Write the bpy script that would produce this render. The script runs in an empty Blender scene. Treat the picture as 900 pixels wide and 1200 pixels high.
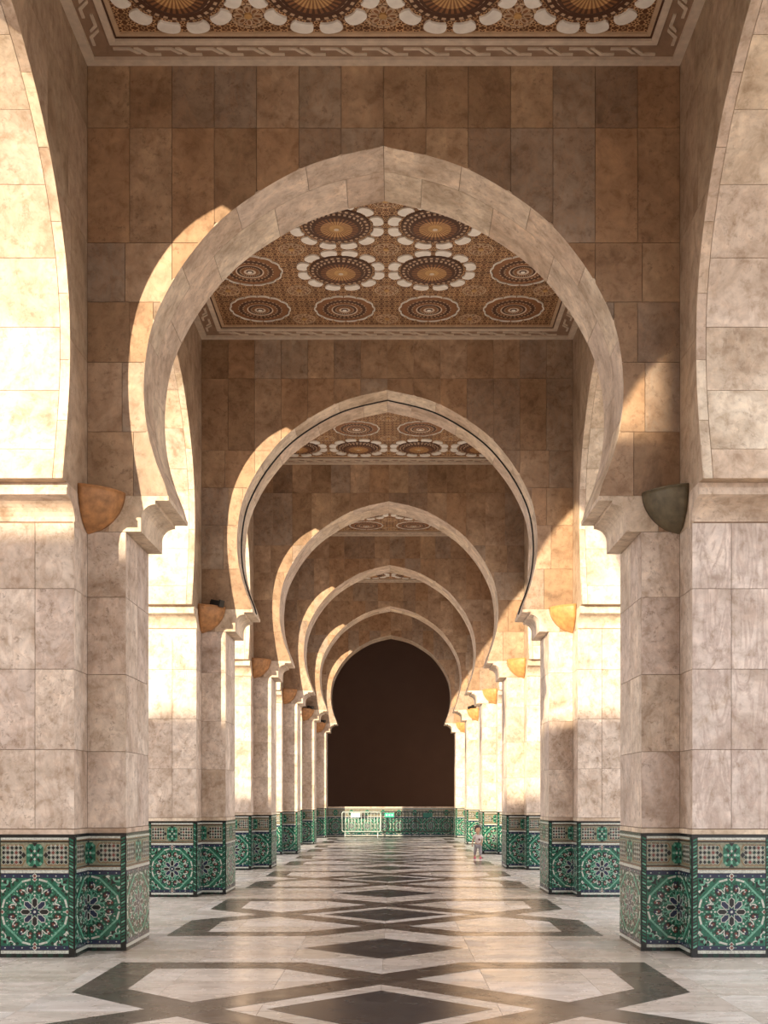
import bpy, bmesh, math, random
from mathutils import Vector, Matrix
random.seed(7)
scene = bpy.context.scene
COL = scene.collection
PI = math.pi

# ------------------------------------------------------------------ camera
cam_d = bpy.data.cameras.new('camera')
cam = bpy.data.objects.new('camera', cam_d); COL.objects.link(cam)
cam.location = (0.104, 0.0, 1.61)
cam.rotation_euler = (PI/2, 0, 0)
cam_d.sensor_fit = 'AUTO'; cam_d.sensor_width = 36.0
cam_d.lens = 1370/1200*36.0
cam_d.shift_x = -11/1200; cam_d.shift_y = 337/1200
cam_d.clip_start = 0.05; cam_d.clip_end = 500
scene.camera = cam

# ------------------------------------------------------------------ light
world = bpy.data.worlds.new('sky'); scene.world = world
world.use_nodes = True
bg = world.node_tree.nodes['Background']
bg.inputs[0].default_value = (0.98, 0.97, 1.0, 1)
bg.inputs[1].default_value = 1.25
sun_d = bpy.data.lights.new('sun', 'SUN')
sun_d.energy = 4.9; sun_d.angle = math.radians(0.6); sun_d.color = (1.0, 0.83, 0.60)
sun = bpy.data.objects.new('sun', sun_d); COL.objects.link(sun)
SUN = Vector((0.655, 1.0, -0.175)).normalized()
sun.rotation_euler = SUN.to_track_quat('-Z', 'Y').to_euler()
sun.location = (-20, -30, 20)
vs = scene.view_settings
vs.view_transform = 'Standard'; vs.look = 'None'; vs.gamma = 1.0; vs.use_curve_mapping = False
vs.exposure = 0.9

# ------------------------------------------------------------------ sizes
S = 7.4            # bay length
Y1 = 12.43         # front of the first cross arch
TA = 1.15          # thickness of the cross arches
B = 3.15           # half width of the aisle
A = 2.74           # half width between the pier arms
TB = 0.80          # thickness of the side walls
FB = 0.51          # how far the block of a pier stands before its arm
ZC = 9.48          # ceiling
ZD = 1.25          # dado top
ZK = 4.46          # underside of the corbels
NP = 6
def YN(n): return Y1 + (n-1)*S
def YC(n): return YN(n) + TA/2 - S/2      # middle of the bay before arch n

# ------------------------------------------------------------------ materials
def nt(name):
    m = bpy.data.materials.new(name); m.use_nodes = True
    t = m.node_tree; b = t.nodes['Principled BSDF']
    return m, t, b
def N(t, typ, **kw):
    n = t.nodes.new(typ)
    for k, v in kw.items():
        if k.startswith('i_'): n.inputs[k[2:].replace('_', ' ')].default_value = v
        else: setattr(n, k, v)
    return n
def math_n(t, op, a, b=None, c=None):
    n = t.nodes.new('ShaderNodeMath'); n.operation = op
    for i, v in enumerate((a, b, c)):
        if v is None: continue
        if isinstance(v, (int, float)): n.inputs[i].default_value = v
        else: t.links.new(v, n.inputs[i])
    return n.outputs[0]
def ramp(t, fac, stops, interp='LINEAR'):
    n = t.nodes.new('ShaderNodeValToRGB'); cr = n.color_ramp; cr.interpolation = interp
    while len(cr.elements) < len(stops): cr.elements.new(0.5)
    for e, (p, c) in zip(cr.elements, stops):
        e.position = p; e.color = (*c, 1) if len(c) == 3 else c
    t.links.new(fac, n.inputs[0]); return n.outputs[0]
def mixc(t, typ, fac, a, b):
    n = t.nodes.new('ShaderNodeMix'); n.data_type = 'RGBA'; n.blend_type = typ
    for sock, v in ((n.inputs[0], fac), (n.inputs[6], a), (n.inputs[7], b)):
        if isinstance(v, (int, float)): sock.default_value = v
        elif isinstance(v, tuple): sock.default_value = (*v, 1)
        else: t.links.new(v, sock)
    return n.outputs[2]
def coords(t, scale=(1, 1, 1), rnd=37.0):
    tc = t.nodes.new('ShaderNodeTexCoord'); oi = t.nodes.new('ShaderNodeObjectInfo')
    off = math_n(t, 'MULTIPLY', oi.outputs['Random'], rnd)
    cb = t.nodes.new('ShaderNodeCombineXYZ')
    for i in range(3): t.links.new(off, cb.inputs[i])
    mp = t.nodes.new('ShaderNodeMapping'); mp.inputs['Scale'].default_value = scale
    t.links.new(tc.outputs['Object'], mp.inputs['Vector']); t.links.new(cb.outputs[0], mp.inputs['Location'])
    return mp.outputs[0], oi.outputs['Random']
def noise(t, vec, scale, detail=4, rough=.55, dist=0.0):
    n = t.nodes.new('ShaderNodeTexNoise'); n.inputs['Scale'].default_value = scale
    n.inputs['Detail'].default_value = detail; n.inputs['Roughness'].default_value = rough
    n.inputs['Distortion'].default_value = dist
    t.links.new(vec, n.inputs['Vector']); return n.outputs[0]

def stone(name, tints, vein_scale=(1.6, 1.6, .8), vein=.35, pits=.55, rough=.55, veinc=(.36, .21, .12)):
    m, t, b = nt(name)
    v, r = coords(t, (1, 1, 1))
    v2, _ = coords(t, vein_scale, 53.0)
    k = len(tints)
    base = ramp(t, r, [(i/k, c) for i, c in enumerate(tints)], 'CONSTANT')
    cloud = noise(t, v, 1.7, 6, .6, .6)
    base = mixc(t, 'MULTIPLY', 1.0, base, ramp(t, cloud, [(.30, (.60, .53, .46)), (.47, (.93, .90, .87)), (.56, (1.04, 1.03, 1.02)), (.70, (1.28, 1.26, 1.22))]))
    ve = noise(t, v2, 2.6, 7, .62, 1.4)
    base = mixc(t, 'MIX', math_n(t, 'MULTIPLY', ramp(t, ve, [(.46, (0, 0, 0)), (.52, (1, 1, 1)), (.6, (0, 0, 0))]), vein), base, veinc)
    blo = noise(t, v, 7.0, 5, .65, .4)
    base = mixc(t, 'MULTIPLY', 1.0, base, ramp(t, blo, [(.33, (.76, .70, .63)), (.48, (1, 1, 1)), (.66, (1.18, 1.17, 1.15))]))
    pn = noise(t, v, 17, 6, .75, .3)
    gate = noise(t, v, 2.3, 3, .5, 0)
    pf = math_n(t, 'MULTIPLY', ramp(t, pn, [(.55, (0, 0, 0)), (.63, (1, 1, 1))]), ramp(t, gate, [(.38, (0, 0, 0)), (.54, (1, 1, 1))]))
    base = mixc(t, 'MIX', math_n(t, 'MULTIPLY', pf, pits), base, (.17, .10, .055))
    t.links.new(base, b.inputs['Base Color'])
    b.inputs['Roughness'].default_value = rough
    bp = t.nodes.new('ShaderNodeBump'); bp.inputs['Strength'].default_value = .25; bp.inputs['Distance'].default_value = .01
    t.links.new(math_n(t, 'SUBTRACT', cloud, pf), bp.inputs['Height']); t.links.new(bp.outputs[0], b.inputs['Normal'])
    return m
def plain(name, c, rough=.5, metal=0.0, var=.12, scale=9.0, spec=.5):
    m, t, b = nt(name)
    v, r = coords(t)
    n = noise(t, v, scale, 4)
    col = mixc(t, 'MULTIPLY', 1.0, c, ramp(t, n, [(.3, (1-var,)*3), (.7, (1+var,)*3)]))
    t.links.new(col, b.inputs['Base Color'])
    b.inputs['Roughness'].default_value = rough; b.inputs['Metallic'].default_value = metal
    b.inputs['Specular IOR Level'].default_value = spec
    return m
M = {}
M['wall'] = stone('travertine_face', [(.36, .235, .14), (.40, .275, .175), (.31, .20, .115), (.45, .32, .215), (.36, .275, .20), (.39, .245, .14), (.29, .205, .14), (.42, .29, .18), (.34, .26, .195)])  # browner face stone, tints also darkened to hold the upper walls' shade
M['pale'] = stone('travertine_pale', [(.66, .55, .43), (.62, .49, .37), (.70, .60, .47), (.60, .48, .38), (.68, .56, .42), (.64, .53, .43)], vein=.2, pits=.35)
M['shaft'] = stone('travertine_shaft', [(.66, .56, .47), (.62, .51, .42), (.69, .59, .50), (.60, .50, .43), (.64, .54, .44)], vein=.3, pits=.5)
M['onyx'] = stone('travertine_wavy', [(.66, .575, .515), (.62, .54, .485), (.68, .59, .53)], (1.9, 1.9, .45), .6, .2, veinc=(.40, .29, .24))
M['core'] = plain('mortar', (.30, .21, .14), .8)
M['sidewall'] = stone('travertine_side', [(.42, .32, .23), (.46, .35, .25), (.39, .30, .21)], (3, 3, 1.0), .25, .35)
GLZ = dict(rough=.22, var=.35, scale=60.0)
M['green'] = plain('tile_green', (.010, .115, .066), **GLZ)
M['dgreen'] = plain('tile_dark_green', (.004, .030, .018), **GLZ)
M['lgreen'] = plain('tile_light_green', (.13, .34, .24), **GLZ)
M['white'] = plain('tile_white', (.50, .52, .46), **GLZ)
M['navy'] = plain('tile_navy', (.012, .020, .055), **GLZ)
M['black'] = plain('tile_black', (.008, .010, .010), **GLZ)
M['red'] = plain('tile_red', (.16, .045, .035), **GLZ)
M['beige'] = plain('tile_beige', (.22, .22, .15), **GLZ)
M['brownt'] = plain('tile_brown', (.22, .13, .06), **GLZ)
TILES = ['green', 'dgreen', 'lgreen', 'white', 'navy', 'black', 'red', 'beige', 'brownt']
TI = {k: i for i, k in enumerate(TILES)}
M['cream'] = plain('ceiling_cream', (.70, .58, .45), .6)
M['petal'] = plain('ceiling_petal', (.90, .85, .76), .55, var=.08)
M['brown'] = plain('ceiling_brown', (.26, .115, .045), .6)
M['dbrown'] = plain('ceiling_dark_brown', (.085, .034, .015), .6)
M['gold'] = plain('ceiling_gold', (.55, .32, .12), .5)
M['tan'] = plain('ceiling_tan', (.58, .41, .26), .6)
M['keyband'] = plain('ceiling_key_band', (.34, .22, .14), .6)
CEIL = ['brown', 'dbrown', 'gold', 'tan', 'cream', 'petal']
CI = {k: i for i, k in enumerate(CEIL)}
M['enddark'] = plain('dark_brown_plaster', (.46, .345, .295), .9, var=.04, scale=1.0, spec=.05)
M['copper'] = plain('lamp_terracotta', (.42, .20, .075), .55, var=.35, scale=11)
M['amber'] = plain('lamp_amber', (.52, .26, .085), .5, var=.25, scale=11)
M['bronze'] = plain('lamp_dark_bronze', (.13, .105, .06), .5, var=.3, scale=11)  # darker copy of the bowl colour, shade on the nearest right lamp painted in
M['metal_dark'] = plain('black_housing', (.012, .011, .010), .5)
M['steel'] = plain('barrier_steel', (.50, .56, .52), .4, .5)
M['steel_dark'] = plain('barrier_dark', (.025, .035, .03), .5, .2)
M['plate_white'] = plain('plate_white', (.55, .60, .57), .5)
M['plate_green'] = plain('plate_green', (.02, .36, .22), .5)
M['plate_dull'] = plain('plate_dull', (.01, .10, .07), .6)
M['plate_mark'] = plain('plate_mark', (.30, .72, .52), .5)
M['ground'] = plain('outer_paving', (.50, .42, .34), .8)

def lattice():
    m, t, b = nt('ceiling_lattice')
    tc = t.nodes.new('ShaderNodeTexCoord')
    sp = t.nodes.new('ShaderNodeSeparateXYZ'); t.links.new(tc.outputs['Object'], sp.inputs[0])
    P = .169
    def cell(offx, offy, lobes):
        fx = math_n(t, 'SUBTRACT', math_n(t, 'FRACT', math_n(t, 'ADD', math_n(t, 'DIVIDE', sp.outputs[0], P), 100.5+offx)), .5)
        fy = math_n(t, 'SUBTRACT', math_n(t, 'FRACT', math_n(t, 'ADD', math_n(t, 'DIVIDE', sp.outputs[1], P), 100.5+offy)), .5)
        r = math_n(t, 'SQRT', math_n(t, 'ADD', math_n(t, 'MULTIPLY', fx, fx), math_n(t, 'MULTIPLY', fy, fy)))
        th = math_n(t, 'ARCTAN2', fy, fx)
        pet = math_n(t, 'MULTIPLY', math_n(t, 'COSINE', math_n(t, 'MULTIPLY', th, lobes)), .07)
        d = math_n(t, 'ABSOLUTE', math_n(t, 'SUBTRACT', math_n(t, 'ADD', r, pet), .31))
        ring = math_n(t, 'LESS_THAN', d, .045)
        dot = math_n(t, 'LESS_THAN', math_n(t, 'ABSOLUTE', math_n(t, 'SUBTRACT', r, .12)), .03)
        return math_n(t, 'MAXIMUM', ring, dot), r
    a, r1 = cell(0, 0, 8); c, r2 = cell(.5, .5, 4)
    pat = math_n(t, 'MAXIMUM', a, math_n(t, 'MULTIPLY', c, .6))
    nz = t.nodes.new('ShaderNodeTexNoise'); nz.inputs['Scale'].default_value = 3.0
    t.links.new(tc.outputs['Object'], nz.inputs['Vector'])
    base = mixc(t, 'MIX', pat, (.13, .050, .018), (.66, .43, .22))
    base = mixc(t, 'MULTIPLY', 1.0, base, ramp(t, nz.outputs[0], [(.3, (.75, .72, .7)), (.7, (1.2, 1.15, 1.1))]))
    t.links.new(base, b.inputs['Base Color']); b.inputs['Roughness'].default_value = .6
    bp = t.nodes.new('ShaderNodeBump'); bp.inputs['Strength'].default_value = .5; bp.inputs['Distance'].default_value = .01
    t.links.new(pat, bp.inputs['Height']); t.links.new(bp.outputs[0], b.inputs['Normal'])
    return m
M['lattice'] = lattice()

def marble(name, tints, veinc, vs_, rough):
    m, t, b = nt(name)
    v, r = coords(t, (1, 1, 1), 41.0); v2, _ = coords(t, vs_, 29.0)
    k = len(tints)
    base = ramp(t, r, [(i/k, c) for i, c in enumerate(tints)], 'CONSTANT')
    cl = noise(t, v2, 1.5, 6, .6, 1.0)
    base = mixc(t, 'MULTIPLY', 1.0, base, ramp(t, cl, [(.3, (.80, .77, .74)), (.7, (1.12, 1.12, 1.12))]))
    ve = noise(t, v2, 2.4, 8, .6, 2.2)
    base = mixc(t, 'MIX', ramp(t, ve, [(.47, (0, 0, 0)), (.505, (.55, .55, .55)), (.54, (0, 0, 0))]), base, veinc)
    t.links.new(base, b.inputs['Base Color'])
    ro = ramp(t, noise(t, v, 3.0, 5), [(.3, (rough*.7,)*3), (.7, (rough*1.4,)*3)])
    t.links.new(ro, b.inputs['Roughness'])
    b.inputs['Specular IOR Level'].default_value = .6
    return m
M['mlight'] = marble('floor_light_marble', [(.66, .60, .54), (.62, .55, .49), (.70, .65, .60), (.64, .57, .51), (.67, .62, .58), (.60, .54, .47)], (.30, .22, .16), (.35, 2.2, 1), .25)
M['mdark'] = marble('floor_dark_marble', [(.050, .050, .053), (.056, .055, .057), (.046, .046, .049)], (.10, .09, .08), (1, 1, 1), .22)
M['mband'] = marble('floor_brown_marble', [(.085, .066, .053), (.075, .060, .050), (.095, .073, .058)], (.15, .12, .10), (1, 1, 1), .24)

# ------------------------------------------------------------------ mesh helpers
def mesh_of(name, verts, faces, mats, idx=None, smooth=False):
    me = bpy.data.meshes.new(name)
    me.from_pydata([tuple(v) for v in verts], [], faces)
    for k in (mats if isinstance(mats, (list, tuple)) else [mats]): me.materials.append(M[k])
    if idx: me.polygons.foreach_set('material_index', idx)
    if smooth: me.polygons.foreach_set('use_smooth', [True]*len(me.polygons))
    me.validate(); me.update()
    return me
class MB:
    """collects solid pieces that become one mesh"""
    def __init__(s): s.v = []; s.f = []; s.m = []
    def add(s, verts, faces, mi=0):
        o = len(s.v); s.v += [tuple(v) for v in verts]
        s.f += [tuple(i+o for i in f) for f in faces]; s.m += [mi]*len(faces); return s
    def prism(s, poly, fr, w0, w1, mi=0):
        """poly: list of (u,v); fr(u,v,w)->xyz; solid between w0 and w1"""
        n = len(poly)
        vs = [fr(u, v, w0) for u, v in poly] + [fr(u, v, w1) for u, v in poly]
        fs = [tuple(range(n))[::-1], tuple(range(n, 2*n))] + [(i, (i+1) % n, n+(i+1) % n, n+i) for i in range(n)]
        return s.add(vs, fs, mi)
    def box(s, x0, x1, y0, y1, z0, z1, mi=0):
        return s.prism([(x0, y0), (x1, y0), (x1, y1), (x0, y1)], lambda u, v, w: (u, v, w), z0, z1, mi)
    def tube(s, pts, r, n=8, mi=0):
        pts = [Vector(p) for p in pts]; rings = []
        for i, p in enumerate(pts):
            d = (pts[min(i+1, len(pts)-1)] - pts[max(i-1, 0)]).normalized()
            up = Vector((0, 0, 1)) if abs(d.z) < .9 else Vector((0, 1, 0))
            a = d.cross(up).normalized(); c = d.cross(a)
            rings.append([p + (a*math.cos(2*PI*k/n) + c*math.sin(2*PI*k/n))*r for k in range(n)])
        vs = [q for rg in rings for q in rg]; fs = []
        for i in range(len(pts)-1):
            for k in range(n):
                fs.append((i*n+k, i*n+(k+1) % n, (i+1)*n+(k+1) % n, (i+1)*n+k))
        fs += [tuple(range(n))[::-1], tuple(range((len(pts)-1)*n, len(pts)*n))]
        return s.add(vs, fs, mi)
    def ball(s, c, r, mi=0, nu=10, nv=7, sc=(1, 1, 1)):
        vs = []; fs = []
        for j in range(nv+1):
            ph = PI*j/nv
            for i in range(nu):
                th = 2*PI*i/nu
                vs.append((c[0]+r*sc[0]*math.sin(ph)*math.cos(th), c[1]+r*sc[1]*math.sin(ph)*math.sin(th), c[2]+r*sc[2]*math.cos(ph)))
        for j in range(nv):
            for i in range(nu):
                fs.append((j*nu+i, j*nu+(i+1) % nu, (j+1)*nu+(i+1) % nu, (j+1)*nu+i))
        return s.add(vs, fs, mi)
    def mesh(s, name, mats, smooth=False, fix=True):
        me = mesh_of(name, s.v, s.f, mats, s.m, smooth)
        if fix:
            bm = bmesh.new(); bm.from_mesh(me); bmesh.ops.recalc_face_normals(bm, faces=bm.faces); bm.to_mesh(me); bm.free()
        return me
def link(name, me, parent=None, loc=(0, 0, 0), rz=0.0, kind=None, label=None):
    o = bpy.data.objects.new(name, me); COL.objects.link(o)
    o.location = loc; o.rotation_euler = (0, 0, rz)
    if parent is not None: o.parent = parent
    if kind: o['kind'] = kind
    if label: o['label'] = label
    return o
def thing(name, label, cat, loc=(0, 0, 0), rz=0.0, group=None):
    o = bpy.data.objects.new(name, None); COL.objects.link(o); o.empty_display_size = .2
    o.location = loc; o.rotation_euler = (0, 0, rz); o['label'] = label; o['category'] = cat
    if group: o['group'] = group
    return o
def structure(name, loc=(0, 0, 0), label=None):
    o = bpy.data.objects.new(name, None); COL.objects.link(o); o.empty_display_size = .2
    o.location = loc; o['kind'] = 'structure'
    if label: o['label'] = label
    return o
STUFF = ('tile_inlay', 'tile_studs', 'skirting_tiles')
def lay(kit, parent):
    """kit: list of (name, mesh, [children kit])"""
    for it in kit:
        o = link(it[0], it[1], parent, kind='stuff' if it[0] in STUFF else None)
        if len(it) > 2:
            for c in it[2]: link(c[0], c[1], o, kind='stuff' if c[0] in STUFF else None)

# ------------------------------------------------------------------ arch outlines
def spline(pts, n=6):
    out = []
    P = [pts[0]] + pts + [pts[-1]]
    for i in range(1, len(P)-2):
        p0, p1, p2, p3 = P[i-1], P[i], P[i+1], P[i+2]
        for k in range(n):
            t = k/n
            out.append(tuple(.5*((2*b) + (-a+c)*t + (2*a-5*b+4*c-d)*t*t + (-a+3*b-3*c+d)*t**3) for a, b, c, d in zip(p0, p1, p2, p3)))
    out.append(pts[-1]); return out
H = 1.61
CROSS = spline([(2.29, 3.22+H), (2.33, 3.36+H), (2.43, 3.62+H), (2.52, 3.98+H), (2.55, 4.43+H), (2.49, 4.93+H), (2.34, 5.33+H), (2.08, 5.76+H), (1.70, 6.19+H), (1.17, 6.56+H), (.67, 6.79+H), (0, 6.95+H)], 8)
SIDE = spline([(2.19, 3.16+H), (2.26, 3.42+H), (2.37, 3.83+H), (2.45, 4.3+H), (2.455, 4.75+H), (2.40, 5.10+H), (2.25, 5.50+H), (1.96, 5.93+H), (1.55, 6.33+H), (1.09, 6.62+H), (.6, 6.83+H), (0, 6.97+H)], 8)
def half_at(path, z):
    if z <= path[0][1]: return path[0][0]
    for (h0, z0), (h1, z1) in zip(path, path[1:]):
        if z0 <= z <= z1: return h0 + (h1-h0)*(z-z0)/max(z1-z0, 1e-9)
    return 0.0
def clip_cells(path, x0, x1, z0, z1, n=10):
    """polygons of the cell [x0,x1]x[z0,z1] (0<=x0<x1: distance from the middle) outside the opening"""
    zs = sorted(set([z0+(z1-z0)*i/n for i in range(n+1)] + [p[1] for p in path if z0 < p[1] < z1]))
    polys = []; cur = []
    for z in zs:
        l = max(x0, half_at(path, z))
        if l < x1-.004: cur.append((l, z))
        else:
            if len(cur) > 1: polys.append(cur)
            cur = []
    if len(cur) > 1: polys.append(cur)
    res = []
    for c in polys:
        if c[-1][1]-c[0][1] < .01: continue
        keep = [c[0]]
        for i in range(1, len(c)-1):
            if abs(c[i][0]-c[i-1][0]) > 1e-5 or abs(c[i+1][0]-c[i][0]) > 1e-5: keep.append(c[i])
        keep.append(c[-1])
        res.append([(x1, c[0][1])] + keep + [(x1, c[-1][1])])
    return res
G = .0028
def clad(name, path, rows, half, fr, mat, kit, depth=.014):
    """rows: list of (z0,z1,[edges from the middle])"""
    for z0, z1, ed in rows:
        for e0, e1 in zip(ed, ed[1:]):
            for poly in clip_cells(path, e0+G, e1-G, z0+G, z1-G):
                for sx in (-1, 1):
                    mb = MB().prism([(sx*u, v) for u, v in poly], fr, 0, depth)
                    kit.append((name, mb.mesh(name, mat)))
def voussoirs(name, path, nseg, rows, fr, mat, kit):
    """pieces lining the opening; rows: list of (w0,w1) in depth"""
    L = [0]
    for p, q in zip(path, path[1:]): L.append(L[-1] + math.hypot(q[0]-p[0], q[1]-p[1]))
    def at(s):
        for i in range(len(L)-1):
            if L[i] <= s <= L[i+1]+1e-9:
                k = (s-L[i])/max(L[i+1]-L[i], 1e-9); p, q = path[i], path[i+1]
                d = math.hypot(q[0]-p[0], q[1]-p[1]); nx, nz = (q[1]-p[1])/d, -(q[0]-p[0])/d
                return (p[0]+(q[0]-p[0])*k, p[1]+(q[1]-p[1])*k, nx, nz)
    for ri, (w0, w1) in enumerate(rows):
        off = .0 if ri % 2 == 0 else .5
        cuts = [0] + [L[-1]*(i+off)/nseg for i in range(1 if off == 0 else 0, nseg+1) if 0 < i+off < nseg] + [L[-1]]
        for s0, s1 in zip(cuts, cuts[1:]):
            m = 9
            for sx in (-1, 1):
                vs = []; fs = []
                for i in range(m+1):
                    s = s0+G + (s1-s0-2*G)*i/m
                    x, z, nx, nz = at(min(max(s, 0), L[-1]))
                    x2, z2 = x+.014*nx, z+.014*nz
                    for (a, c) in ((x, z), (x2, z2)):
                        for w in (w0+G, w1-G): vs.append(fr(sx*max(a, .001), c, w))
                for i in range(m):
                    o = i*4
                    fs += [(o, o+1, o+5, o+4), (o+2, o+6, o+7, o+3), (o, o+4, o+6, o+2), (o+1, o+3, o+7, o+5)]
                fs += [(0, 2, 3, 1), (m*4, m*4+1, m*4+3, m*4+2)]
                kit.append((name, MB().add(vs, fs).mesh(name, mat)))
def arch_core(path, zbot, ztop, half, fr, w0, w1, mats):
    """solid wall with the opening, 1.2 cm behind the lining"""
    mb = MB(); e = .012
    zs = sorted(set([zbot] + [p[1] for p in path if zbot < p[1]]))
    for sx in (-1, 1):
        prev = None
        for z in zs + [path[-1][1]+e, ztop]:
            h = half_at(path, z-e if z > path[-1][1]-.4 else z)+e if z < path[-1][1]+e else 0
            if z >= path[-1][1]+e: h = 0
            cur = (h, z)
            if prev and cur[1]-prev[1] > 1e-6:
                (h0, z0), (h1, z1) = prev, cur
                mb.add([fr(sx*half, z0, w0), fr(sx*h0, z0, w0), fr(sx*h1, z1, w0), fr(sx*half, z1, w0),
                        fr(sx*half, z0, w1), fr(sx*h0, z0, w1), fr(sx*h1, z1, w1), fr(sx*half, z1, w1)],
                       [(0, 1, 2, 3), (4, 7, 6, 5), (1, 5, 6, 2)])
            prev = cur
        hb = half_at(path, zbot)+e
        mb.add([fr(sx*half, zbot, w0), fr(sx*hb, zbot, w0), fr(sx*hb, zbot, w1), fr(sx*half, zbot, w1)], [(0, 1, 2, 3)])
    return mb
ORD = ['nearest', 'second', 'third', 'fourth', 'fifth', 'sixth']

# ------------------------------------------------------------------ ground and floor
g = MB().box(-60, 60, -60, 90, -.30, -.06).mesh('ground', 'ground')
link('ground', g, kind='structure')
floor = structure('floor')
fb = MB().box(-4.6, 4.6, -26, 50.9, -.06, -.016).mesh('floor_bed', 'core')
link('floor_bed', fb, floor)
Y0F = 8.98
SX, SY = .92, S/10
slab_me = {}
def floor_slab():
    return MB().box(-SX/2+.0015, SX/2-.0015, -SY/2+.0015, SY/2-.0015, -.016, 0).mesh('paving_slab', 'mlight')
fs_me = floor_slab(); cnt = 0
rest = MB()
row = 0; y = 7.03
while y < 50.5:
    nx = 10
    for i in range(nx):
        x = (i-nx/2+.5)*SX
        if cnt < 300 and y < 32: link('paving_slab', fs_me, floor, (x, y, 0)); cnt += 1
        else: rest.box(x-SX/2+.0015, x+SX/2-.0015, y-SY/2+.0015, y+SY/2-.0015, -.016, 0)
    y += SY
y = 7.03-SY
while y > -25:
    rest.box(-4.6, 4.6, y-SY/2+.0015, y+SY/2-.0015, -.016, 0); y -= SY
link('far_paving', rest.mesh('far_paving', 'mlight'), floor, kind='stuff')
def mitre(loop, wd):
    n = len(loop); segs = []
    def off(i, s):
        p0, p1, p2 = Vector(loop[i-1]), Vector(loop[i]), Vector(loop[(i+1) % n])
        d1, d2 = (p1-p0).normalized(), (p2-p1).normalized()
        n1, n2 = Vector((-d1.y, d1.x)), Vector((-d2.y, d2.x))
        b = (n1+n2).normalized(); return p1 + b*(s*wd/2/max(b.dot(n1), .3))
    for i in range(n):
        j = (i+1) % n
        segs.append([tuple(off(i, 1)), tuple(off(j, 1)), tuple(off(j, -1)), tuple(off(i, -1))])
    return segs
c0, c1 = .87, 2.37
LA = [(c0, c1), (c1, c1), (c1, c0), (-c0, -c1), (-c1, -c1), (-c1, -c0)]
ident = lambda u, v, w: (u, v, w)
band_me = []
for sx, top in ((1, .0012), (-1, .0007)):
    for sg in mitre([(sx*x, y) for x, y in LA], .43):
        band_me.append(MB().prism(sg, ident, -.004, top).mesh('inlay_band', 'mband'))
dia = MB().prism([(.87, 0), (0, .87), (-.87, 0), (0, -.87)], ident, -.004, .0012).mesh('inlay_diamond', 'mdark')
for k in range(-1, 6):
    yc = Y0F + k*S
    if k >= 0:
        for me in band_me: link('inlay_band', me, floor, (0, yc, 0))
        link('inlay_diamond', dia, floor, (0, yc, 0))
    elif k == -1:
        link('inlay_band', band_me[0], floor, (0, yc, 0)); link('inlay_band', band_me[6], floor, (0, yc, 0))
    link('inlay_diamond', dia, floor, (0, yc+S/2, 0))

# ------------------------------------------------------------------ dado tile panels
def ngon(n, r, cx=0, cy=0, a0=0.0, sy=1.0):
    return [(cx+r*math.cos(a0+2*PI*i/n), cy+sy*r*math.sin(a0+2*PI*i/n)) for i in range(n)]
def petal_poly(r0, r1, w, a, cx=0, cy=0):
    pts = [(r0, 0), (r0+(r1-r0)*.28, w/2), (r0+(r1-r0)*.78, w/2), (r1, 0), (r0+(r1-r0)*.78, -w/2), (r0+(r1-r0)*.28, -w/2)]
    c, s = math.cos(a), math.sin(a)
    return [(cx+x*c-y*s, cy+x*s+y*c) for x, y in pts]
def ring_seg(r0, r1, a0, a1):
    return [(r0*math.cos(a0), r0*math.sin(a0)), (r1*math.cos(a0), r1*math.sin(a0)), (r1*math.cos(a1), r1*math.sin(a1)), (r0*math.cos(a1), r0*math.sin(a1))]
def crescent(cx, cy, r, a, span=1.9):
    o = [(cx+r*math.cos(a+span*(i/6-.5)), cy+r*math.sin(a+span*(i/6-.5))) for i in range(7)]
    i_ = [(cx-.35*r*math.cos(a)+r*1.0*math.cos(a+span*.8*(i/6-.5)), cy-.35*r*math.sin(a)+r*1.0*math.sin(a+span*.8*(i/6-.5))) for i in range(7)]
    return o + i_[::-1]
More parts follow.
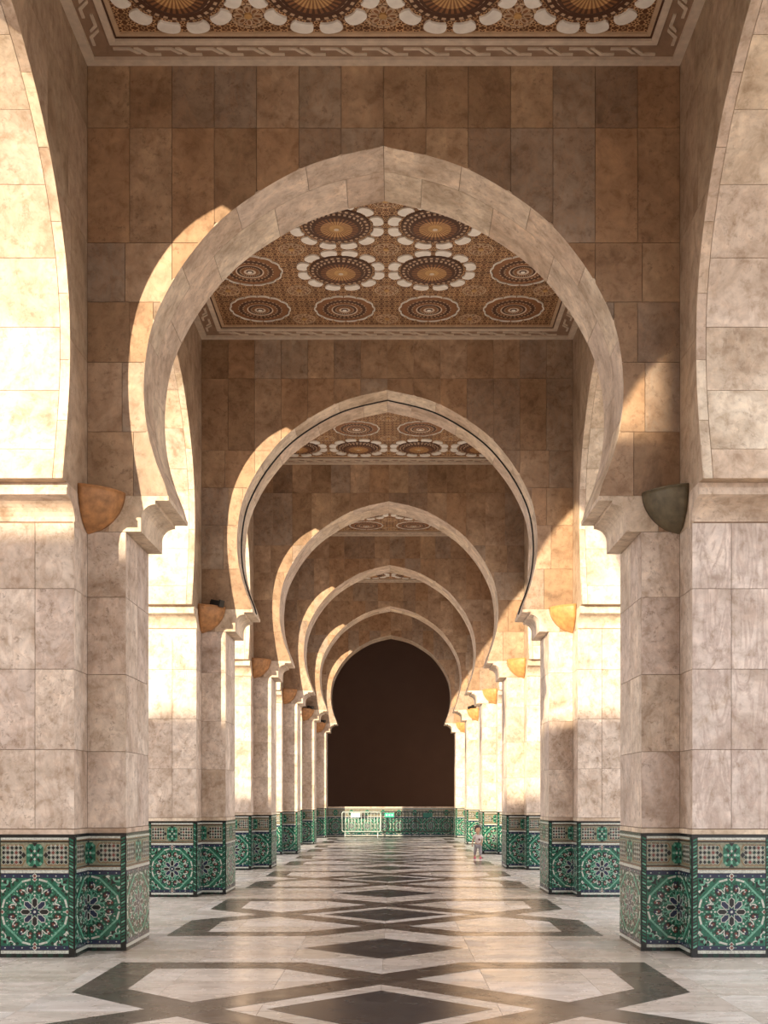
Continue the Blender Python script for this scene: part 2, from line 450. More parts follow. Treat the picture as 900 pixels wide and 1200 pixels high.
def main_pattern():
    """unit square -1..1, list of (poly, level, tile, is_petal)"""
    E = []
    E.append((ngon(8, .11, a0=PI/8), 3, 'navy', 0)); E.append((ngon(8, .04), 4, 'white', 0))
    for i in range(8):
        a = PI/2 + i*PI/4
        E.append((petal_poly(.10, .44, .185, a), 1, 'white', 0))
        E.append((petal_poly(.125, .415, .135, a), 3, 'navy' if i % 2 else 'black', 1))
        E.append((petal_poly(.30, .52, .10, a+PI/8), 2, 'lgreen', 0))
        E.append((ngon(4, .038, .49*math.cos(a), .49*math.sin(a), a), 3, 'white', 0))
        E.append((petal_poly(.42, .53, .05, a+PI/8), 3, 'dgreen', 0))
    for i in range(16):
        a = i*PI/8 + PI/16
        E.append((petal_poly(.55, .83, .19, a), 1, 'black' if i % 2 else 'dgreen', 0))
        E.append((ngon(6, .040, .655*math.cos(a), .655*math.sin(a), a), 2, 'red', 0))
        E.append((ngon(6, .042, .755*math.cos(a), .755*math.sin(a), a), 2, 'navy' if i % 2 else 'red', 0))
        E.append((ngon(4, .030, .705*math.cos(a), .705*math.sin(a), a), 3, 'white', 0))
        E.append((ngon(4, .034, .60*math.cos(a+PI/16), .60*math.sin(a+PI/16), a), 2, 'white', 0))
        E.append((ngon(4, .028, .72*math.cos(a+PI/16), .72*math.sin(a+PI/16), a), 2, 'lgreen', 0))
        E.append((crescent(.57*math.cos(a), .57*math.sin(a), .075, a+PI, 2.0), 2, 'lgreen', 0))
    rg = random.Random(3)
    for j, rr_ in enumerate((.47, .535, .60, .665, .73, .80, .86)):
        m_ = 24 if rr_ < .6 else 40
        for i in range(m_):
            a = 2*PI*(i+.5*(j % 2))/m_
            E.append((petal_poly(rr_-.032, rr_+.032, .034, a), .6, ('dgreen', 'lgreen', 'black', 'dgreen', 'white', 'lgreen')[(i*5+j*3) % 6], 0))
    for i in range(8):
        for dd in (-.19, .19):
            a = PI/8*0 + i*PI/4 + dd
            E.append((crescent(.66*math.cos(a), .66*math.sin(a), .12, a+(.9 if dd > 0 else -.9), 2.0), 1.6, 'white', 0))
    for sx in (-1, 1):
        for sy in (-1, 1):
            for i in range(26):
                u, v_ = .55+.43*rg.random(), .55+.43*rg.random()
                if u+v_ > 1.42: E.append((ngon(4, .026+.02*rg.random(), sx*u, sy*v_, rg.random()*3), .6, rg.choice(('dgreen', 'lgreen', 'black', 'white', 'dgreen')), 0))
    k = .92/math.cos(PI/8); k2 = .865/math.cos(PI/8)
    for i in range(8):                                   # octagonal strap
        a0, a1 = PI/8+i*PI/4, PI/8+(i+1)*PI/4
        if i % 2 == 0:
            E.append((ring_seg(k2, k, a0, a1), 3, 'lgreen', 0)); 
            m0 = a0 + .18; m1 = a1 - .18
        else:
            am = (a0+a1)/2
            E.append((ring_seg(k2, k, a0, am-.13), 3, 'white', 0)); E.append((ring_seg(k2, k, am+.13, a1), 3, 'white', 0))
    for sx in (-1, 1):
        for sy in (-1, 1):
            a = math.atan2(sy, sx)
            E.append((petal_poly(1.02, 1.30, .15, a), 2, 'black', 0))
            E.append((crescent(.72*sx, .95*sy, .11, a+PI*.75, 2.3), 2, 'white', 0))
            E.append((crescent(.95*sx, .72*sy, .11, a-PI*.75, 2.3), 2, 'white', 0))
            E.append((petal_poly(.0, .16, .06, a+.75, .80*sx, .80*sy), 3, 'lgreen', 0))
            E.append((petal_poly(.0, .16, .06, a-.75, .80*sx, .80*sy), 3, 'lgreen', 0))
            E.append((ngon(4, .06, .93*sx, .52*sy, 0), 2, 'dgreen', 0)); E.append((ngon(4, .06, .52*sx, .93*sy, 0), 2, 'dgreen', 0))
            E.append((ngon(4, .045, .95*sx, .60*sy, 0), 3, 'white', 0)); E.append((ngon(4, .045, .60*sx, .95*sy, 0), 3, 'white', 0))
    for i in range(4):
        a = i*PI/2
        E.append((ngon(4, .05, .965*math.cos(a), .965*math.sin(a), 0), 3, 'red', 0))
        E.append((ngon(4, .08, .965*math.cos(a), .965*math.sin(a), 0), 2, 'white', 0))
    return E
def frieze_pattern():
    """u -1..1 across, v 0..1 up"""
    E = []
    for sx in (-1, 1):
        for i in range(5):
            for j in range(4):
                cx, cy = sx*(.42+i*.125), .22+j*.19
                q = [(cx-.058, cy), (cx, cy-.088), (cx+.058, cy), (cx, cy+.088)]
                E.append(([(cx+(x_-cx)*1.22, cy+(y_-cy)*1.22) for x_, y_ in q], 1, 'white', 0))
                E.append((q, 2, ('black', 'black', 'dgreen', 'red')[(i*3+j*2) % 4], 0))
                if i < 4:
                    cx += .0625*sx
                    E.append(([(cx-.03, cy+.095), (cx, cy+.05), (cx+.03, cy+.095), (cx, cy+.14)], 2, 'white', 0))
        E.append(([(sx*.34, .12), (sx*.99, .12), (sx*.99, .08), (sx*.36, .08)], 2, 'brownt', 0))
        E.append(([(sx*.34, .92), (sx*.99, .92), (sx*.99, .88), (sx*.36, .88)], 2, 'brownt', 0))
        E.append(([(sx*.34, .12), (sx*.27, .30), (sx*.30, .32), (sx*.37, .12)], 2, 'brownt', 0))
        E.append(([(sx*.34, .90), (sx*.27, .70), (sx*.30, .68), (sx*.37, .90)], 2, 'brownt', 0))
        E.append(([(sx*.26, .5), (sx*.33, .62), (sx*.40, .5), (sx*.33, .38)], 3, 'black', 0))
    E.append(([(-.25, .2), (-.16, .06), (.16, .06), (.25, .2), (.25, .8), (.16, .94), (-.16, .94), (-.25, .8)], 1, 'green', 0))
    for a in range(8):
        E.append(([(x_*.9, .5+y_*1.5) for x_, y_ in petal_poly(.13, .27, .07, a*PI/4)], 2, 'dgreen' if a % 2 else 'lgreen', 0))
    for i in (-1, 0, 1):
        for j in (-1, 0, 1):
            E.append(([(i*.1-.04, .5+j*.16), (i*.1, .5+j*.16-.065), (i*.1+.04, .5+j*.16), (i*.1, .5+j*.16+.065)], 3, 'white' if (i+j) % 2 else 'black', 0))
    E.append(([(-.08, .99), (0, .84), (.08, .99)], 3, 'black', 0)); E.append(([(-.08, .01), (0, .16), (.08, .01)], 3, 'black', 0))
    for i in (-1, 1):
        for j in (-1, 1):
            E.append((ngon(4, .05, i*.17, .5+j*.33, 0, 1.6), 3, 'lgreen', 0))
    return E
MAINP, FRP = main_pattern(), frieze_pattern()
def halfclip(poly, keep):
    """keep u>=0"""
    out = []; n = len(poly)
    for i in range(n):
        a, b = poly[i], poly[(i+1) % n]
        if a[0] >= 0: out.append(a)
        if (a[0] >= 0) != (b[0] >= 0):
            t = a[0]/(a[0]-b[0]); out.append((0, a[1]+(b[1]-a[1])*t))
    return out
panel_cache = {}
Z_SK, Z_W0, Z_N0, Z_M0, Z_M1, Z_N1, Z_F0, Z_F1 = .040, .068, .078, .12, .81, .852, .915, 1.172
def dado_kit(w, half, split, key):
    """kit of one dado face: u from 0..w, v height, pieces stand out 0..6 mm. half: pattern starts at u=0 with its middle"""
    if key in panel_cache: return panel_cache[key]
    def build(fr, petals):
        kit = []
        ps = lambda u: (u*w) if half else ((u+1)/2*w)
        hm = (Z_M1-Z_M0)/2; zm = (Z_M0+Z_M1)/2
        mb = MB(); inl = MB(); kids = []
        mb.prism([(0, Z_M0), (w, Z_M0), (w, Z_M1), (0, Z_M1)], fr, 0, .004, TI['green'])
        for poly, lv, ti, pet in MAINP:
            if half:
                poly = halfclip(poly, 0)
                if len(poly) < 3: continue
            q = [(ps(u), zm+v*hm) for u, v in poly]
            q = [(min(max(u, 0), w), min(max(v, Z_M0), Z_M1)) for u, v in q]
            if pet and petals:
                p = MB().prism(q, fr, .004, .004+.0009*lv, 0).mesh('rosette_petal', [ti]); kids.append(('rosette_petal', p))
            else: inl.prism(q, fr, .004, .004+.0009*lv, TI[ti])
        kids.append(('tile_inlay', inl.mesh('tile_inlay', TILES)))
        kit.append(('mosaic_panel', mb.mesh('mosaic_panel', TILES), kids))
        f = MB(); f.prism([(0, Z_F0), (w, Z_F0), (w, Z_F1), (0, Z_F1)], fr, 0, .004, TI['beige'])
        fi = MB()
        for poly, lv, ti, pet in FRP:
            if half:
                poly = halfclip(poly, 0)
                if len(poly) < 3: continue
            fi.prism([(ps(u), Z_F0+v*(Z_F1-Z_F0)) for u, v in poly], fr, .004, .004+.0009*lv, TI[ti])
        kit.append(('frieze_panel', f.mesh('frieze_panel', TILES), [('tile_inlay', fi.mesh('tile_inlay', TILES))]))
        nd = max(3, int(w/.085))
        for z0, z1, ti in ((0, Z_SK, 'black'), (Z_N0, Z_M0, 'navy'), (Z_M1, Z_N1, 'navy'), (1.226, ZD, 'black'), (1.186, 1.196, 'brownt'), (.895, .905, 'brownt')):
            b = MB().prism([(0, z0), (w, z0), (w, z1), (0, z1)], fr, 0, .004, TI[ti]).mesh('border_band', TILES)
            kk = []
            if ti == 'navy':
                zc = (z0+z1)/2; st = MB()
                for i in range(nd):
                    u = w*(i+.5)/nd
                    st.prism([(u-.009, zc), (u, zc-.008), (u+.009, zc), (u, zc+.008)], fr, .004, .0055, TI['white' if i % 2 else 'lgreen'])
                u = .012 if half else w/2
                st.prism(ngon(4, .03 if not half else .012, u, zc), fr, .004, .006, TI['white']); st.prism(ngon(4, .018 if not half else .008, u, zc), fr, .006, .007, TI['red'])
                kk.append(('tile_studs', st.mesh('tile_studs', TILES)))
            kit.append(('border_band', b, kk))
        b = MB()
        nk = max(2, int(w/.05))
        for i in range(nk):
            if i % 2: b.prism([(w*i/nk, .004), (w*(i+1)/nk, .004), (w*(i+1)/nk, Z_SK-.003), (w*i/nk, Z_SK-.003)], fr, .004, .005, TI['dgreen'])
        kit.append(('skirting_tiles', b.mesh('skirting_tiles', TILES)))
        for z0, z1, ti in ((Z_SK, Z_N0-.006, 'white'), (Z_N1+.008, .892, 'white'), (1.198, 1.222, 'white'), (1.174, 1.184, 'beige'), (.906, .914, 'beige')):
            if ti == 'white':
                kit.append(('white_line', MB().prism([(0, z0), (w, z0), (w, z1), (0, z1)], fr, 0, .008, 0).mesh('white_line', [ti])))
        return kit
    panel_cache[key] = build
    return build
def rope(fr, wd):
    mb = MB(); mb.prism([(0, Z_SK+.03), (wd, Z_SK+.03), (wd, 1.226), (0, 1.226)], fr, 0, .004, TI['black'])
    z = Z_SK+.05; i = 0
    while z < 1.19:
        mb.prism([(wd*.15, z), (wd*.85, z+.02), (wd*.85, z+.04), (wd*.15, z+.02)], fr, .004, .007, TI['green' if i % 3 else 'lgreen']); z += .034; i += 1
    return mb.mesh('corner_strip', TILES)

# ------------------------------------------------------------------ piers
ROWS = [1.31, 2.12, 2.94, 3.76, ZK-.03]
def pier_kit(sx, petals, veined):
    """local x measured from the aisle face of the block outward along sx; y from the arm front"""
    fx = lambda d: sx*d
    kit = []
    k = MB(); e = .014
    ar = -(B-A)
    def bx(u0, u1, y0, y1, z0, z1): k.box(min(fx(u0), fx(u1)), max(fx(u0), fx(u1)), y0, y1, z0, z1)
    bx(e, TB-e, -FB+e, TA+FB-e, 0, 4.77); bx(ar+e, .2, e, TA-e, 0, ZK); bx(TB-.2, TB+.41, e, TA-e, 0, ZK)
    kit.append(('pier_core', k.mesh('pier_core', 'core')))
    # faces: (frame(u,v,w), width, columns, material)
    f_block = (lambda u, v, w: (fx(u), -FB+e-w, v)); f_bside = (lambda u, v, w: (fx(e-w), -FB+u, v))
    f_arm = (lambda u, v, w: (fx(-u), e-w, v)); f_aside = (lambda u, v, w: (fx(ar+e-w), u, v))
    f_back = (lambda u, v, w: (fx(u), TA+FB-e+w, v))
    mats = 'onyx' if veined else 'shaft'
    def slabs(fr, u0, w, cols, mat, rows):
        for z0, z1 in zip(rows, rows[1:]):
            for c in range(cols):
                a, b2 = u0+w*c/cols+G, u0+w*(c+1)/cols-G
                kit.append(('stone_slab', MB().prism([(a, z0+G), (b2, z0+G), (b2, z1-G), (a, z1-G)], fr, 0, e).mesh('stone_slab', mat)))
    r_low = ROWS[:]
    r_arm = [1.31, 2.12, 2.94, 3.76, ZK-.004]
    slabs(f_block, .0, TB, 2, mats, r_low)
    slabs(f_bside, .0, FB, 1, 'shaft', r_low)
    slabs(f_arm, .0, B-A, 1, 'shaft', r_arm)
    slabs(f_aside, 0, TA, 2, 'shaft', r_arm)
    slabs(f_back, 0, TB, 2, 'shaft', r_low)
    # base course over the tiles
    for fr, w in ((f_block, TB), (f_bside, FB), (f_arm, B-A), (f_aside, TA)):
        kit.append(('base_course', MB().prism([(0, ZD+.006), (w, ZD+.006), (w, 1.305), (0, 1.305)], fr, 0, e+.004).mesh('base_course', 'pale')))
    # impost mould on both ends of the block
    prof = [(-.02, 4.395), (-.028, 4.415), (-.02, 4.44), (.0, 4.445)] + [(.27*(1-math.cos(a))+.0, 4.45+.19*math.sin(a)) for a in [PI/2*i/7 for i in range(8)]] + [(.30, 4.645), (.30, 4.715), (.275, 4.72), (.275, 4.768), (-.1, 4.768), (-.1, 4.395)]
    for y0, sg in ((-FB, -1), (TA+FB, 1)):
        fr = lambda u, v, w: (fx(w), y0+sg*u, v)
        kit.append(('impost', MB().prism(prof, fr, -.006, TB+.006).mesh('impost', 'pale')))
    kit.append(('impost_band', MB().prism([(0, 4.43), (FB, 4.43), (FB, 4.765), (0, 4.765)], f_bside, 0, e).mesh('impost_band', 'pale')))
    # dado
    SW = .055; out = .004
    def shift(fr, u0): return lambda u, v, w: fr(u0+u, v, w+e+out)
    d = MB()
    def dbx(u0, u1, y0, y1): d.box(min(fx(u0), fx(u1)), max(fx(u0), fx(u1)), y0, y1, 0, ZD)
    dbx(-out, TB+out, -FB-out, TA+FB+out); dbx(ar-out, .1, -out, TA+out)
    kit.append(('dado_core', d.mesh('dado_core', 'black')))
    kit += dado_kit(TB-2*SW, False, petals, 'full')(shift(f_block, SW), petals)
    kit.append(('corner_strip', rope(shift(f_block, 0), SW))); kit.append(('corner_strip', rope(shift(f_block, TB-SW), SW)))
    kit.append(('corner_strip', rope(shift(f_bside, 0), SW)))
    kit += dado_kit(FB-SW, True, False, 'bside')((lambda u, v, w: f_bside(FB-u, v, w+e+out)), False)
    kit += dado_kit(B-A-SW, True, petals, 'arm')(shift(f_arm, 0), petals)
    kit.append(('corner_strip', rope(shift(f_arm, B-A-SW), SW)))
    kit += dado_kit(TA, False, False, 'aside')(shift(f_aside, 0), False)
    return kit
for sx, side in ((-1, 'left'), (1, 'right')):
    kits = {}
    for n in range(1, NP+1):
        veined = (sx == 1 and n == 1)
        kk = (n <= 2, veined)
        if kk not in kits: kits[kk] = pier_kit(sx, n <= 2, veined)
        extra = 'with grey wavy-veined slabs' if veined else 'of pale travertine'
        lab = f'{ORD[n-1]} stone pier on the {side} {extra} over green mosaic tile dado'
        if n == NP: lab = f'last stone pier on the {side} beside the dark end wall, green tiled foot'
        p = thing('stone_pier', lab, 'pillar', (sx*B, YN(n), 0), 0, f'piers along the {side} side')
        lay(kits[kk], p)

# ------------------------------------------------------------------ cross arches
def corbel_poly():
    c = [(2.58-.15*(1-math.cos(a)), 4.60+.15*math.sin(a)) for a in [PI/2*i/6 for i in range(7)]]
    return [(2.92, ZK), (2.58, ZK)] + c + [(2.43, 4.79), (2.285, 4.79), (2.285, 4.838), (2.92, 4.838)]
cross_fr = lambda u, v, w: (u, .014-w, v)
def cross_kit(detail=True):
    kit = []
    zb = 4.838
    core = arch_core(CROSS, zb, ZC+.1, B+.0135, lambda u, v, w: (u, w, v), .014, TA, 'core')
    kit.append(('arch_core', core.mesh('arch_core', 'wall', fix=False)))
    if not detail:
        for sx in (-1, 1):
            xs = sorted((sx*2.6, sx*B)); kit.append(('corbel_block', MB().box(xs[0], xs[1], 0, TA, ZK, zb).mesh('corbel_block', 'wall')))
        return kit
    c14 = [B*i/7 for i in range(8)]
    rows = [(8.75, ZC, c14), (7.53, 8.75, c14),
            (6.90, 7.53, [0, .9, 1.35, 1.8, 2.25, 2.75, B]), (6.26, 6.90, [0, .7, 1.3, 2.0, 2.45, 2.7, B]),
            (5.52, 6.26, [0, 2.0, 2.78, B]), (zb, 5.52, [0, 2.0, 2.66, B])]
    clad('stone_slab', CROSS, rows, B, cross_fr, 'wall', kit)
    voussoirs('voussoir', CROSS, 6, [(0, .50), (.50, TA)], (lambda u, v, w: (u, w, v)), 'pale', kit)
    cp = corbel_poly()
    for sx in (-1, 1):
        kit.append(('corbel', MB().prism([(sx*u, v) for u, v in cp], lambda u, v, w: (u, w, v), 0, TA).mesh('corbel', 'pale')))
        xs = sorted((sx*2.9, sx*B)); kit.append(('corbel_core', MB().box(xs[0], xs[1], .014, TA-.01, ZK, zb).mesh('corbel_core', 'core')))
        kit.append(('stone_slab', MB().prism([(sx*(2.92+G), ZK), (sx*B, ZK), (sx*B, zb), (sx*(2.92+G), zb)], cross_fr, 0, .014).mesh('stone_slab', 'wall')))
    return kit
CK = cross_kit()
for n in range(1, NP+1):
    lab = f'{ORD[n-1]} pointed horseshoe arch of travertine spanning the aisle'
    if n == NP: lab = 'farthest pointed horseshoe arch framing the dark brown end wall'
    a = thing('horseshoe_arch', lab, 'arch', (0, YN(n), 0), 0, 'arches across the aisle')
    lay(CK, a)
    if n == 2:
        pts = [(-h+.012, .50, z-.004) for h, z in CROSS] + [(h-.012, .50, z-.004) for h, z in CROSS[::-1]][1:]
        link('cable', MB().tube(pts, .014, 6).mesh('cable', 'metal_dark', smooth=True), a, label='thin black cable')

# ------------------------------------------------------------------ side arches
def side_kit(sx, detail=True):
    kit = []
    ff = lambda u, v, w: (sx*(.014-w), u, v)
    zb = SIDE[0][1]
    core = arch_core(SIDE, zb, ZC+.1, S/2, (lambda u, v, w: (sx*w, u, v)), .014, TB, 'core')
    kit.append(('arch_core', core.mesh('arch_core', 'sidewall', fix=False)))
    if not detail: return kit
    hw = S/2-TA/2
    rows = [(8.75, ZC, [0, .63, 1.25, 1.88, 2.5, hw]), (7.53, 8.75, [0, .5, 1.1, 1.7, 2.4, hw]), (6.26, 7.53, [0, 1.9, 2.5, hw]), (zb, 6.26, [0, hw])]
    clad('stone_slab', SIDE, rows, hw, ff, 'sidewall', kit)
    voussoirs('voussoir', SIDE, 8, [(0, .10), (.10, TB)], (lambda u, v, w: (sx*w, u, v)), 'pale', kit)
    return kit
for sx, side in ((-1, 'left'), (1, 'right')):
    SK = side_kit(sx)
    for n in range(1, NP+1):
        lab = (f'side horseshoe arch on the {side} springing from the nearest pier towards the viewer' if n == 1 else
               f'side horseshoe arch on the {side} between the {ORD[n-2]} and {ORD[n-1]} piers')
        a = thing('side_arch', lab, 'arch', (sx*B, YC(n), 0), 0, f'side arches on the {side}')
        lay(SK, a)
# the bays behind the viewer, plain
CK0 = cross_kit(False)
for i, n in enumerate((0, -1, -2)):
    st = structure(f'wall_rear_{i+1}', (0, YN(n), 0)); lay(CK0, st)
    for sx in (-1, 1):
        pk = MB()
        for (u0, u1, y0, y1, z1) in ((0, TB, -FB, TA+FB, 4.77), (-(B-A), .2, 0, TA, ZK), (TB-.2, TB+.41, 0, TA, ZK)):
            xs = sorted((sx*(B+u0), sx*(B+u1))); pk.box(xs[0], xs[1], y0, y1, 0, z1)
        link('pier_block', pk.mesh('pier_block', 'shaft'), st)
for sx, side in ((-1, 'left'), (1, 'right')):
    S0 = side_kit(sx, False)
    for i, n in enumerate((0, -1)):
        st = structure(f'wall_{side}_{i+1}', (sx*B, YC(n), 0)); lay(S0, st)

# unseen stepped building added behind the viewer to the left to shade the near piers
bl = structure('wall_outer')
link('facade', MB().box(-75, -17.3, -26, -14, -.06, 8.6).mesh('facade', 'sidewall'), bl)
link('cornice', MB().box(-75, -17.3, -26.2, -13.8, 8.6, 8.85).mesh('cornice', 'pale'), bl)
link('middle_block', MB().box(-17.3, -14.28, -26, -13.8, -.06, 10.1).mesh('middle_block', 'sidewall'), bl)
link('corner_tower', MB().box(-14.28, -5.5, -26, -13.8, -.06, 15.0).mesh('corner_tower', 'sidewall'), bl)
# ------------------------------------------------------------------ ceilings
PITCH = 1.353
dn = lambda u, v, w: (u, v, -w)
def rosette_disc():
    mb = MB(); nf = 60
    rr = [(0.0, .060, 'gold'), (.035, .060, 'cream'), (.055, .050, 'gold'), (.10, .046, 'gold'), (.22, .056, 'gold'), (.30, .052, 'brown'), (.345, .036, 'dbrown'), (.365, .020, 'tan'), (.405, .024, 'dbrown'), (.44, .022, 'tan'), (.465, .012, 'dbrown')]
    for (r0, h0, c0), (r1, h1, c1) in zip(rr, rr[1:]):
        for i in range(nf):
            a0, a1 = 2*PI*i/nf, 2*PI*(i+1)/nf
            col = c1
            if r0 >= .10 and r1 <= .31: col = ('gold', 'brown')[i % 2] if r1 < .25 else ('brown', 'dbrown')[i % 2]
            if c1 == 'tan': col = ('tan', 'dbrown')[i % 2]
            vs = [(r0*math.cos(a0), r0*math.sin(a0), -h0), (r1*math.cos(a0), r1*math.sin(a0), -h1), (r1*math.cos(a1), r1*math.sin(a1), -h1), (r0*math.cos(a1), r0*math.sin(a1), -h0)]
            mb.add(vs if r0 > 0 else [vs[0], vs[1], vs[2]], [(0, 1, 2, 3)] if r0 > 0 else [(0, 1, 2)], CI[col])
    for i in range(nf):
        a0, a1 = 2*PI*i/nf, 2*PI*(i+1)/nf
        mb.add([(.465*math.cos(a0), .465*math.sin(a0), -.012), (.465*math.cos(a1), .465*math.sin(a1), -.012), (.465*math.cos(a1), .465*math.sin(a1), 0), (.465*math.cos(a0), .465*math.sin(a0), 0)], [(0, 1, 2, 3)], CI['dbrown'])
    return mb.mesh('petal_rosette', CEIL, fix=False)
def ring_disc():
    mb = MB(); nf = 56
    rr = [(0, .03, ''), (.035, .034, 'petal'), (.055, .026, 'dbrown'), (.09, .030, 'cream'), (.13, .024, 'brown'), (.155, .028, 'dots'), (.19, .022, 'dbrown'), (.21, .026, 'cream'), (.26, .020, 'brown'), (.285, .022, 'dots'), (.335, .018, 'dbrown'), (.355, .018, 'dots'), (.45, .010, 'brown')]
    for (r0, h0, _), (r1, h1, c1) in zip(rr, rr[1:]):
        for i in range(nf):
            a0, a1 = 2*PI*i/nf, 2*PI*(i+1)/nf
            col = c1 if c1 != 'dots' else ('tan', 'dbrown')[i % 2]
            vs = [(r0*math.cos(a0), r0*math.sin(a0), -h0), (r1*math.cos(a0), r1*math.sin(a0), -h1), (r1*math.cos(a1), r1*math.sin(a1), -h1), (r0*math.cos(a1), r0*math.sin(a1), -h0)]
            mb.add(vs if r0 > 0 else vs[:3], [(0, 1, 2, 3)] if r0 > 0 else [(0, 1, 2)], CI[col])
    return mb.mesh('ring_rosette', CEIL, fix=False)
def lappet():
    # white scallop with a hollow inner side, centred on +x
    o = []
    for i in range(13):
        a = -PI*.5 + PI*i/12
        o.append((.580+.083*math.cos(a)**.8 if math.cos(a) > 1e-6 else .580, .118*math.sin(a)))
    o += [(.535, .112), (.497, .088), (.512, .045), (.516, 0), (.512, -.045), (.497, -.088), (.535, -.112)]
    return MB().prism(o, dn, 0, .022).mesh('petal', 'petal')
def scallop():
    n = 8; o = []; a0, a1 = -PI/14*.93, PI/14*.93
    out = [(.468+.022*math.sin(PI*(i/n))**.7 if 0 < i < n else .468, a0+(a1-a0)*i/n) for i in range(n+1)]
    inn = [(r-.017, a) for r, a in out]
    return MB().prism([(r*math.cos(a), r*math.sin(a)) for r, a in out + inn[::-1]], dn, 0, .02).mesh('scallop', 'petal')
PR, RR, LP, SC = rosette_disc(), ring_disc(), lappet(), scallop()
def star_mesh():
    mb = MB()
    for i in range(8):
        mb.prism(petal_poly(.045, .155, .06, i*PI/4), dn, 0, .012, CI['tan'])
        mb.prism(petal_poly(.06, .13, .03, i*PI/4), dn, .012, .016, CI['brown'])
    mb.prism(ngon(12, .04), dn, 0, .02, CI['gold'])
    for i in range(16):
        mb.prism(ring_seg(.165, .185, i*PI/8, (i+.8)*PI/8), dn, 0, .012, CI['tan'])
    return mb.mesh('small_star', CEIL)
STAR = star_mesh()
CW, CL = B, (S-TA)/2
def frame_strip(d0, d1, h):
    """four mitred strips between insets d0,d1"""
    out = []
    X0, Y0_, X1, Y1_ = CW-d0, CL-d0, CW-d1, CL-d1
    for q in ([(-X0, -Y0_), (X0, -Y0_), (X1, -Y1_), (-X1, -Y1_)], [(X0, -Y0_), (X0, Y0_), (X1, Y1_), (X1, -Y1_)],
              [(X0, Y0_), (-X0, Y0_), (-X1, Y1_), (X1, Y1_)], [(-X0, Y0_), (-X0, -Y0_), (-X1, -Y1_), (-X1, Y1_)]):
        out.append((q, h))
    return out
def ceiling_kit(detail):
    kit = []
    kit.append(('ceiling_board', MB().box(-CW, CW, -CL, CL, 0, .12).mesh('ceiling_board', 'lattice')))
    if not detail: return kit
    for d0, d1, h, mt in ((0, .10, .07, 'cream'), (.10, .315, .035, 'keyband'), (.315, .385, .055, 'cream'), (.385, .405, .03, 'dbrown'), (.405, .45, .022, 'tan')):
        for q, hh in frame_strip(d0, d1, h):
            kit.append(('frame_strip', MB().prism(q, dn, 0, hh).mesh('frame_strip', mt)))
    # interlaced key bars
    def bars(L, put):
        n = int(L*2/.42); st = L*2/n
        for i in range(n):
            c = -L + st*(i+.5)
            for poly in ([(c-st*.52, .255), (c-st*.10, .255), (c+st*.12, .165), (c+st*.02, .165), (c-st*.14, .225), (c-st*.52, .225)],
                         [(c-st*.02, .225+.03), (c+st*.08, .255), (c+st*.32, .165), (c+st*.60, .165), (c+st*.60, .135), (c+st*.26, .135)]):
                kit.append(('key_bar', MB().prism([put(u, v) for u, v in poly], dn, .035, .05).mesh('key_bar', 'cream')))
    bars(CW-.34, lambda u, v: (u, CL-v)); bars(CL-.34, lambda u, v: (-CW+v, u)); bars(CL-.34, lambda u, v: (CW-v, u))
    return kit
KC = ceiling_kit(True); KC0 = ceiling_kit(False)
for n in range(1, NP+1):
    c = structure('ceiling' if n == 1 else f'ceiling_{n}', (0, YC(n), ZC), f'painted rosette ceiling of the bay before the {ORD[n-1]} arch')
    if n > 5: lay(KC0, c); continue
    lay(KC, c)
    edge_petal = (n % 2 == 1)
    for i in range(4):
        for j in range(4):
            x, y = (i-1.5)*PITCH, (j-1.5)*PITCH
            edge = i in (0, 3) or j in (0, 3)
            if edge == edge_petal:
                r = link('petal_rosette', PR, c, (x, y, 0))
                for k in range(12): link('petal', LP, r, (0, 0, 0), PI/12+k*PI/6)
            else:
                r = link('ring_rosette', RR, c, (x, y, 0))
                for k in range(14): link('scallop', SC, r, (0, 0, 0), k*PI/7)
    for i in range(5):
        for j in range(5):
            x, y = (i-2)*PITCH, (j-2)*PITCH
            if abs(x) < 2.1 or abs(y) < 2.1:
                link('small_star', STAR, c, (max(-2.45, min(2.45, x)), max(-2.42, min(2.42, y)), 0))
for i, n in enumerate((0, -1)):
    c = structure(f'ceiling_rear_{i+1}', (0, YC(n), ZC)); lay(KC0, c)

# ------------------------------------------------------------------ end wall
YE = YN(NP)+TA
ew = structure('wall_end')
link('parapet', MB().box(-3.13, 3.13, YE+.01, YE+.25, 0, ZD).mesh('parapet', 'core'), ew)
link('dado_core', MB().box(-2.76, 2.76, YE-.012, YE+.01, 0, ZD).mesh('dado_core', 'black'), ew)
hall = structure('wall_back')
hy0, hy1, hw_ = YE+.55, YE+15.0, 6.0
link('hall_back', MB().box(-hw_, hw_, hy1, hy1+.2, -.05, 16).mesh('hall_back', 'enddark'), hall)
for sx in (-1, 1):
    xs = sorted((sx*hw_, sx*(hw_+.2))); link('hall_side', MB().box(xs[0], xs[1], hy0, hy1, -.05, 16).mesh('hall_side', 'enddark'), hall)
    xs = sorted((sx*3.12, sx*hw_)); link('hall_front', MB().box(xs[0], xs[1], hy0, hy0+.1, -.05, ZC).mesh('hall_front', 'enddark'), hall)
link('hall_ceiling', MB().box(-hw_, hw_, hy0, hy1, 16, 16.2).mesh('hall_ceiling', 'enddark'), hall)
link('hall_lintel', MB().box(-hw_, hw_, YE+.02, hy0+.1, ZC+.11, 16).mesh('hall_lintel', 'enddark'), hall)
link('hall_floor', MB().box(-hw_, hw_, YE+.26, hy1, -.05, -.01).mesh('hall_floor', 'enddark'), hall)
nw = 8; ww = 2*A/nw
ekit = dado_kit(ww, False, False, 'end')((lambda u, v, w: (u, -w, v)), False)
